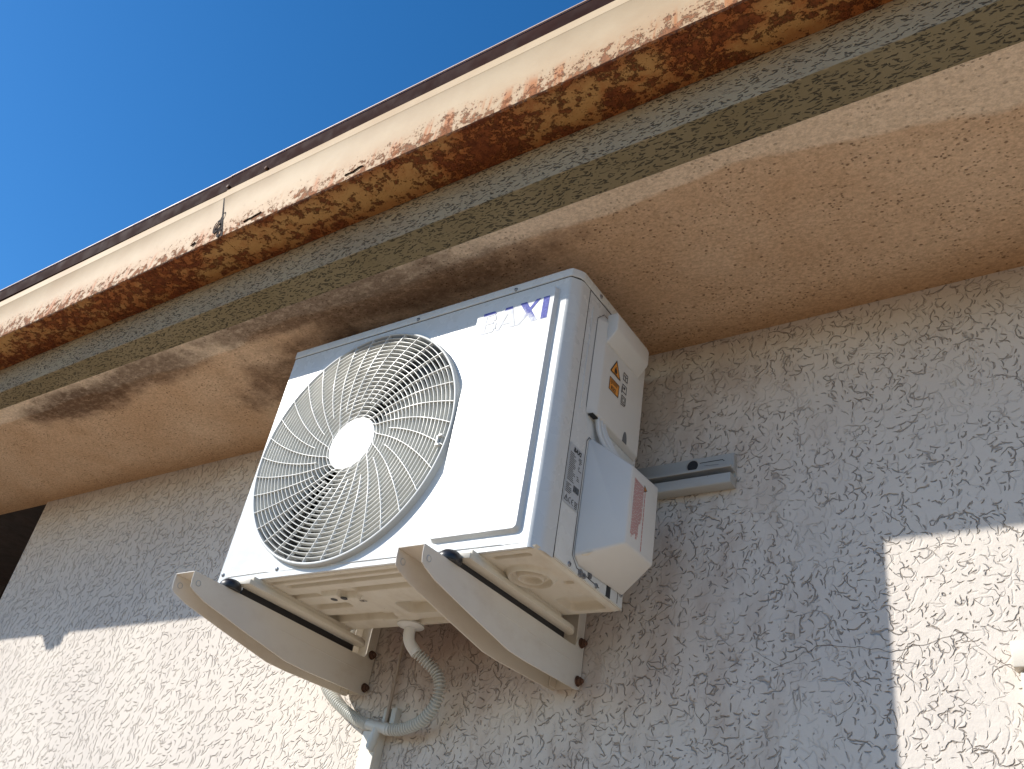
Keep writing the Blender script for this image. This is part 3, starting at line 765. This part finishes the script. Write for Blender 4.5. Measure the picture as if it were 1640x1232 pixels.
# booklet pictograms
for (cz) in (.4435, .4160, .3905):
    cy = .1915
    outline(b, X2, U, V_, [(cy-.008, cz-.008), (cy+.008, cz-.008), (cy+.008, cz+.008), (cy-.008, cz+.008)], .0017)
    if cz > .43: rect(b, X2, U, V_, cy-.0008, cy+.0008, cz-.008, cz+.006); outline(b, X2, U, V_, [(cy-.008, cz+.003), (cy, cz), (cy+.008, cz+.003)], .0013, False)
    elif cz > .40: rect(b, X2, U, V_, cy-.004, cy+.002, cz-.001, cz+.004); rect(b, X2, U, V_, cy-.0105, cy-.0085, cz-.013, cz+.002)
    else: outline(b, X2, U, V_, [(cy-.004, cz-.004), (cy+.004, cz-.004), (cy+.004, cz+.004), (cy-.004, cz+.004)], .0013); outline(b, X2, U, V_, [(cy-.009, cz-.013), (cy+.006, cz-.011)], .0015, False)
ab(b, 'sticker_print', ink, st)
# rating plate
xr = W+.0009; b = MB(); rect(b, (xr, 0, 0), U, V_, .0525, .1015, .106, .222); rp = ab(b, 'rating_label', labelm)
b = MB(); X3 = (xr+.0003, 0, 0); rnd = random.Random(3)
vv, ff = textpolys('BAXI', .0115, .12, .0006); place(b, [(x+.0655, y+.2095) for x, y, z in vv], ff, X3, U, V_)
for i in range(17):
    z = .2035-i*.0033
    rect(b, X3, U, V_, .0560, .0560+rnd.uniform(.010, .024), z, z+.0013)
    if rnd.random() < .75: a = rnd.uniform(.084, .088); rect(b, X3, U, V_, a, a+rnd.uniform(.004, .0115), z, z+.0015)
for i in range(6):
    z = .1435-i*.0032; rect(b, X3, U, V_, .0555, .0555+rnd.uniform(.009, .020), z, z+.0013)
for i in range(16):
    y_ = .079+i*.00118; rect(b, X3, U, V_, y_, y_+rnd.choice((.0005, .0008)), .1365, .1490)
outline(b, X3, U, V_, [(.0555, .1115), (.0665, .1115), (.0610, .1215)], .0012); rect(b, X3, U, V_, .0602, .0618, .1140, .1185)
def arc(bb, cy, cz, r, a0, a1, t):
    outline(bb, X3, U, V_, [(cy+r*math.cos(math.radians(a0+(a1-a0)*k/12)), cz+r*math.sin(math.radians(a0+(a1-a0)*k/12))) for k in range(13)], t, False)
arc(b, .0745, .1165, .0050, 90, 270, .0013); arc(b, .0840, .1165, .0050, 90, 270, .0013); rect(b, X3, U, V_, .0795, .0835, .1159, .1171)
outline(b, X3, U, V_, [(.0895, .1210), (.0910, .1125), (.0955, .1125), (.0970, .1210)], .0011); outline(b, X3, U, V_, [(.0885, .1115), (.0980, .1215)], .0009, False); outline(b, X3, U, V_, [(.0980, .1115), (.0885, .1215)], .0009, False)
rect(b, X3, U, V_, .0895, .0970, .1085, .1100)
ab(b, 'label_print', ink, rp)
# red safety text on the valve cover, set sideways (lines run downwards)
X4 = (XO+.0004, 0, 0); b = MB(); rnd = random.Random(11)
for i in range(13):
    y_ = .1640+i*.0030; z = .197-.001*i*.3; end = .083+(.035 if i > 8 else 0)+rnd.uniform(0, .012)
    if i == 12: y_ += .0035; end = .072
    while z > end:
        l = rnd.uniform(.003, .010); rect(b, X4, U, V_, y_, y_+(.0021 if i == 12 else .0014), max(z-l, end), z); z -= l+.0012
ab(b, 'safety_text', redink, vc)
b = MB(); place(b, [(.2000, .1865), (.2000, .1985), (.2100, .1925)], [(0, 1, 2)], X4, U, V_); sg = ab(b, 'safety_symbol', amber, vc)
b = MB(); outline(b, (XO+.0006, 0, 0), U, V_, [(.2000, .1865), (.2000, .1985), (.2100, .1925)], .0012); ab(b, 'symbol_outline', ink, sg)
# logo on the raised pad
LGY = -.0091
b = MB()
def lp(poly):
    global LGY
    LGY -= .00003; place(b, poly, [tuple(range(len(poly)))], (0, LGY, 0), (1, 0, 0), (0, 0, 1))
zt, zl = .5225, .4690
lp([(.7145, zl), (.7285, zl), (.7285, zt), (.7145, zt)])                                   # I
lp([(.7070, zl), (.6920, zl), (.6600, zt), (.6755, zt)]); 
lp([(.6980, zt), (.7085, zt), (.6885, .4975), (.6825, .5030)]); lp([(.6650, zl), (.6550, zl), (.6765, .4925), (.6815, .4875)])   # X
lp([(.6260, zt), (.6420, zt), (.6400, .508), (.6330, .508)]); lp([(.6420, zt), (.6560, zl), (.6440, zl), (.6330, .5060)]); lp([(.6260, zt), (.6080, zl), (.6180, zl), (.6345, .5080)]); lp([(.6235, .4800), (.6450, .4800), (.6430, .4870), (.6260, .4870)])  # A
lp([(.5720, zl), (.5830, zl), (.5830, zt), (.5720, zt)])                                   # B
lp([(.5830, zt), (.5830, .5120), (.6000, .5120), (.6040, .5160), (.5990, zt)]); lp([(.5830, .4975), (.5830, .4910), (.5990, .4910), (.6030, .4945), (.5990, .4975)]); lp([(.5830, .4755), (.5830, zl), (.6020, zl), (.6075, .4730), (.6020, .4755)])
lp([(.5990, .5120), (.6060, .5120), (.6060, .4975), (.5990, .4975)]); lp([(.6005, .4910), (.6085, .4910), (.6085, .4755), (.6005, .4755)])
ab(b, 'logo', navy, fp)
# cables looping between the two covers
for j, (dy, dx, r) in enumerate(((0, 0, .0048), (.012, .004, .0048), (.024, .006, .0040))):
    P = [(W+.008, .118+dy, .330), (W+.009, .118+dy, .300), (W+.012+dx, .130+dy, .272), (W+.022+dx, .155+dy*1.1, .246), (W+.040, .190+dy*1.2, .226), (W+.052, .222+dy*.8, .205), (W+.050, .230+dy*.5, .180)]
    b = MB(); b.tube(smoothpath(P, 8), r, 14); ab(b, 'cable', cablem)

# ================================================================== BRACKET SET
br = empty('wall_bracket', (.3, YW, 0), 'pale steel wall bracket frame of one long rail with two arms carrying the unit', 'bracket')
def bb_(mb, name, mat, parent=None, **k):
    o = mb.build(name, mat, parent or br, **k)
    if parent is None: o.location = (-.3, -YW, 0)
    return o
# rail: stepped section
b = MB()
Yp = YW-.012
b.prism([(YW-.001, .345), (Yp, .345), (Yp, .3105), (.3605, .3105), (.3605, .3050), (YW-.004, .3050), (YW-.004, .2925), (.3605, .2925), (.3605, .2725), (.3625, .2705), (YW-.001, .2705)], 0, -.06, .9475)
rail = bb_(b, 'rail', railm, bevel=.0008, seg=1)
b = MB(); b.cyl((.8600, Yp+.0002, .3290), (0, -1, 0), .0118, .0006, 28); bb_(b, 'rail_hole', ink)
b = MB(); ringsurf(b, [(.0118, Yp-.0005), (.0122, Yp-.0016), (.0135, Yp-.0004)], .8600, .3290, 28); bb_(b, 'hole_rim', railm)
b = MB(); outline(b, (0, Yp-.0005, 0), (1, 0, 0), (0, 0, 1), [(.8760, .3330), (.9230, .3330), (.9265, .3300)], .0015, False); outline(b, (0, Yp-.0005, 0), (1, 0, 0), (0, 0, 1), [(.885, .3255), (.915, .3235)], .0006, False); bb_(b, 'rail_slot', ink)
for (xa, xb, dy) in ((.048, .105, -.0185), (.592, .648, 0.0)):
    def arm():
        bb = MB(); t = .0022
        T_ = [(-.109, -.035), (-.1085, -.052), (-.1060, -.0655), (-.097, -.0705), (-.068, -.080), (.030, -.097), (.148, -.1155), (.200, -.1165), (.374, -.1120), (.384, -.110), (.3890, -.103), (.3875, -.040), (.3880, -.022), (.3835, -.0125), (.3750, -.0105), (.3660, -.0140), (.3610, -.0230), (.3560, -.0340), (.34, -.0350)]
        f = lambda P: [(y+dy*(1-max(0, min(1, (y+.1)/.42))), z) for y, z in P]
        bb.prism(f(T_), 0, xb-t, xb); bb.prism(f(T_), 0, xa, xa+t)
        bb.prism(f([(-.109, -.0352), (-.109, -.0375), (.34, -.0375), (.34, -.0352)]), 0, xa+t, xb-t)
        return bb
    ar = bb_(arm(), 'arm', armm, bevel=.0007, seg=1, angle=12)
    # holes at the tip: thin dark and bright rims
    for x, s in ((xb, 1), (xa+.0022, 1)):
        b = MB(); prf = [(.0045, 0), (.0050, .0008), (.0060, 0)]
        n = 20; cy, cz = -.0930+dy, -.0540
        b.add([(x+.0003+h, cy+r*math.cos(2*PI*k/n), cz+r*math.sin(2*PI*k/n)) for k in range(n) for (r, h) in prf], [(k*3+i, k*3+i+1, ((k+1) % n)*3+i+1, ((k+1) % n)*3+i) for k in range(n) for i in (0, 1)])
        bb_(b, 'hole_rim', railm)
        b = MB(); b.cyl((x+.0001, cy, cz), (1, 0, 0), .0045, .0003, 18); bb_(b, 'arm_hole', armm)
    # pressed line along the plate
    b = MB(); b.add([(xb+.0001, .10, -.0630), (xb+.0007, .10, -.0640), (xb+.0001, .10, -.0650), (xb+.0001, .345, -.0650), (xb+.0007, .345, -.0660), (xb+.0001, .345, -.0670)], [(0, 3, 4, 1), (1, 4, 5, 2)]); bb_(b, 'pressed_line', armm)
    # upright channel on the wall
    b = MB(); b.box(xa+.0026, xb-.0026, YW-.006, YW-.002, -.1065, .352)
    b.box(xb-.0050, xb-.0026, .362, YW-.006, -.1065, .352); b.box(xa+.0026, xa+.0050, .362, YW-.006, -.1065, .352)
    bb_(b, 'upright', armm, bevel=.0008, seg=1)
    # bolts through arm and upright
    for (y, z) in ((.3745, -.0235), (.3760, -.0955)):
        b = MB(); b.cyl((xb+.0005, y, z), (1, 0, 0), .0100, .0022, 24); b.cyl((xb+.0027, y, z), (1, 0, 0), .0078, .0060, 6); b.cyl((xb+.0087, y, z), (1, 0, 0), .0045, .0040, 12)
        bb_(b, 'bolt', rustbolt, bevel=.0007, seg=1)
        b = MB(); b.cyl((xa-.0005, y, z), (-1, 0, 0), .0085, .006, 6); bb_(b, 'bolt', rustbolt)
    xm = xb-.010
    b = MB(); b.box(xb-.040, xb-.0035, -.010, .318, -.0349, -.0208); bb_(b, 'rubber_strip', black)
    for y in (-.034,):
        b = MB(); z0 = -.0349
        b.tube([(xm, y, z0), (xm, y, z0+.005), (xm, y, z0+.010), (xm, y, z0+.015), (xm, y, z0+.0185)], [.0205, .0220, .0210, .0180, .0140], 32)
        bb_(b, 'rubber_pad', black)
# ================================================================== DRAIN HOSE
hose = empty('drain_hose', (.30, .262, -.01), 'pale grey corrugated hose looping from the pan elbow to a small tee', 'hose')
def hs(mb, name, mat, **k):
    o = mb.build(name, mat, hose, **k); o.location = (-.30, -.262, .01); return o
b = MB(); ex, ey = .303, .268
b.tube([(ex, ey, -.0035), (ex, ey, -.0075), (ex, ey, -.0095), (ex, ey, -.013)], [.0270, .0285, .0270, .0140], 40)
b.tube(smoothpath([(ex, ey, -.012), (ex-.001, ey+.002, -.028), (ex-.001, ey+.010, -.040), (ex+.004, ey+.020, -.050), (ex+.010, ey+.024, -.058)], 6), .0118, 24)
hs(b, 'drain_elbow', simple('white plastic elbow', (.72, .73, .72), .4, var=.02))
def corr(P, r=.0088, pitch=.0068, amp=.0036):
    S_ = smoothpath(P, 40); out = [S_[0]]; L = [0]
    for p in S_[1:]: L.append(L[-1]+(p-out[-1]).length); out.append(p)
    tot = L[-1]; n = int(tot/pitch*9); pts = []; rr = []
    j = 0
    for i in range(n+1):
        d = tot*i/n
        while j < len(L)-2 and L[j+1] < d: j += 1
        t = (d-L[j])/max(1e-9, L[j+1]-L[j]); pts.append(out[j].lerp(out[j+1], min(1, max(0, t))))
        rr.append(r+amp*(1 if math.sin(2*PI*d/pitch) > -.15 else -.6)*min(1, abs(math.sin(2*PI*d/pitch))*1.7))
    bb = MB(); bb.tube(pts, rr, 20); return bb
hs(corr([(ex+.006, ey+.022, -.053), (ex+.022, .306, -.066), (.350, .325, -.090), (.359, .330, -.118), (.347, .337, -.149), (.314, .345, -.176), (.266, .352, -.189), (.228, .355, -.190)]), 'corrugated_tube', hosem)
hs(corr([(.160, .364, -.178), (.135, .369, -.172), (.110, .371, -.164), (.066, .374, -.144), (.024, .374, -.119), (-.008, .373, -.093), (-.024, .373, -.066), (-.018, .375, -.030), (.004, .377, .020), (.024, .378, .080)]), 'corrugated_tube', hosem)
b = MB(); b.tube([(.231, .355, -.1905), (.157, .3635, -.1775)], .0112, 24)
b.tube([(.224, .3558, -.1893), (.214, .3569, -.1875)], .0125, 24)
b.tube([(.192, .358, -.184), (.186, .3560, -.205), (.180, .3560, -.230)], [.0095, .0095, .0090], 20); b.tube([(.1850, .3560, -.210), (.1835, .3560, -.217)], .0105, 20)
hs(b, 'tee_fitting', hosem)
clip = MB(); clip.box(.181, .193, .374, YW+.002, -.178, -.139); clip.box(.202, .216, .374, YW+.002, -.176, -.139); clip.box(.181, .216, .374, YW+.002, -.180, -.170)
o = clip.build('wall_clip', hosem, bevel=.002); tag(o, 'small grey plastic clip behind the hose tee where the thin cable enters', 'clip')
# thin cable dropping from behind the unit
b = MB(); b.tube(smoothpath([(.190, .379, .30), (.190, .379, .10), (.190, .379, .04), (.189, .378, -.03), (.192, .376, -.10), (.194, .374, -.155), (.194, .374, -.172)], 8), .0038, 12)
o = b.build('thin_cable', pipem); tag(o, 'thin brownish cable hanging straight down from behind the unit to the clip', 'cable')
# trunking
tr = empty('cable_trunking', (.165, YW, ZG), 'ivory rectangular plastic trunking running down the wall below the hose tee', 'trunking')
b = MB(); b.box(.147, .189, .362, YW-.001, ZG+.01, -.1905); o = b.build('trunking_body', ductm, tr, bevel=.0015); o.location = (-.165, -YW, -ZG)
b = MB(); b.box(.1885, .1896, .366, .368, ZG+.01, -.1908); o = b.build('trunking_lid_seam', panm, tr); o.location = (-.165, -YW, -ZG)
# small box at the right edge
jb = empty('junction_box', (1.46, YW, -.083), 'small cream plastic box on the sunlit wall at the right edge', 'junction box')
b = MB(); b.box(1.379, 1.52, .366, YW+.003, -.098, .0-.058); o = b.build('box_lid', boxm, jb, bevel=.003); o.location = (-1.46, -YW, .083)
b = MB(); b.box(1.386, 1.51, .374, YW+.002, -.22, -.1015); o = b.build('box_body', boxm, jb, bevel=.003); o.location = (-1.46, -YW, .083)
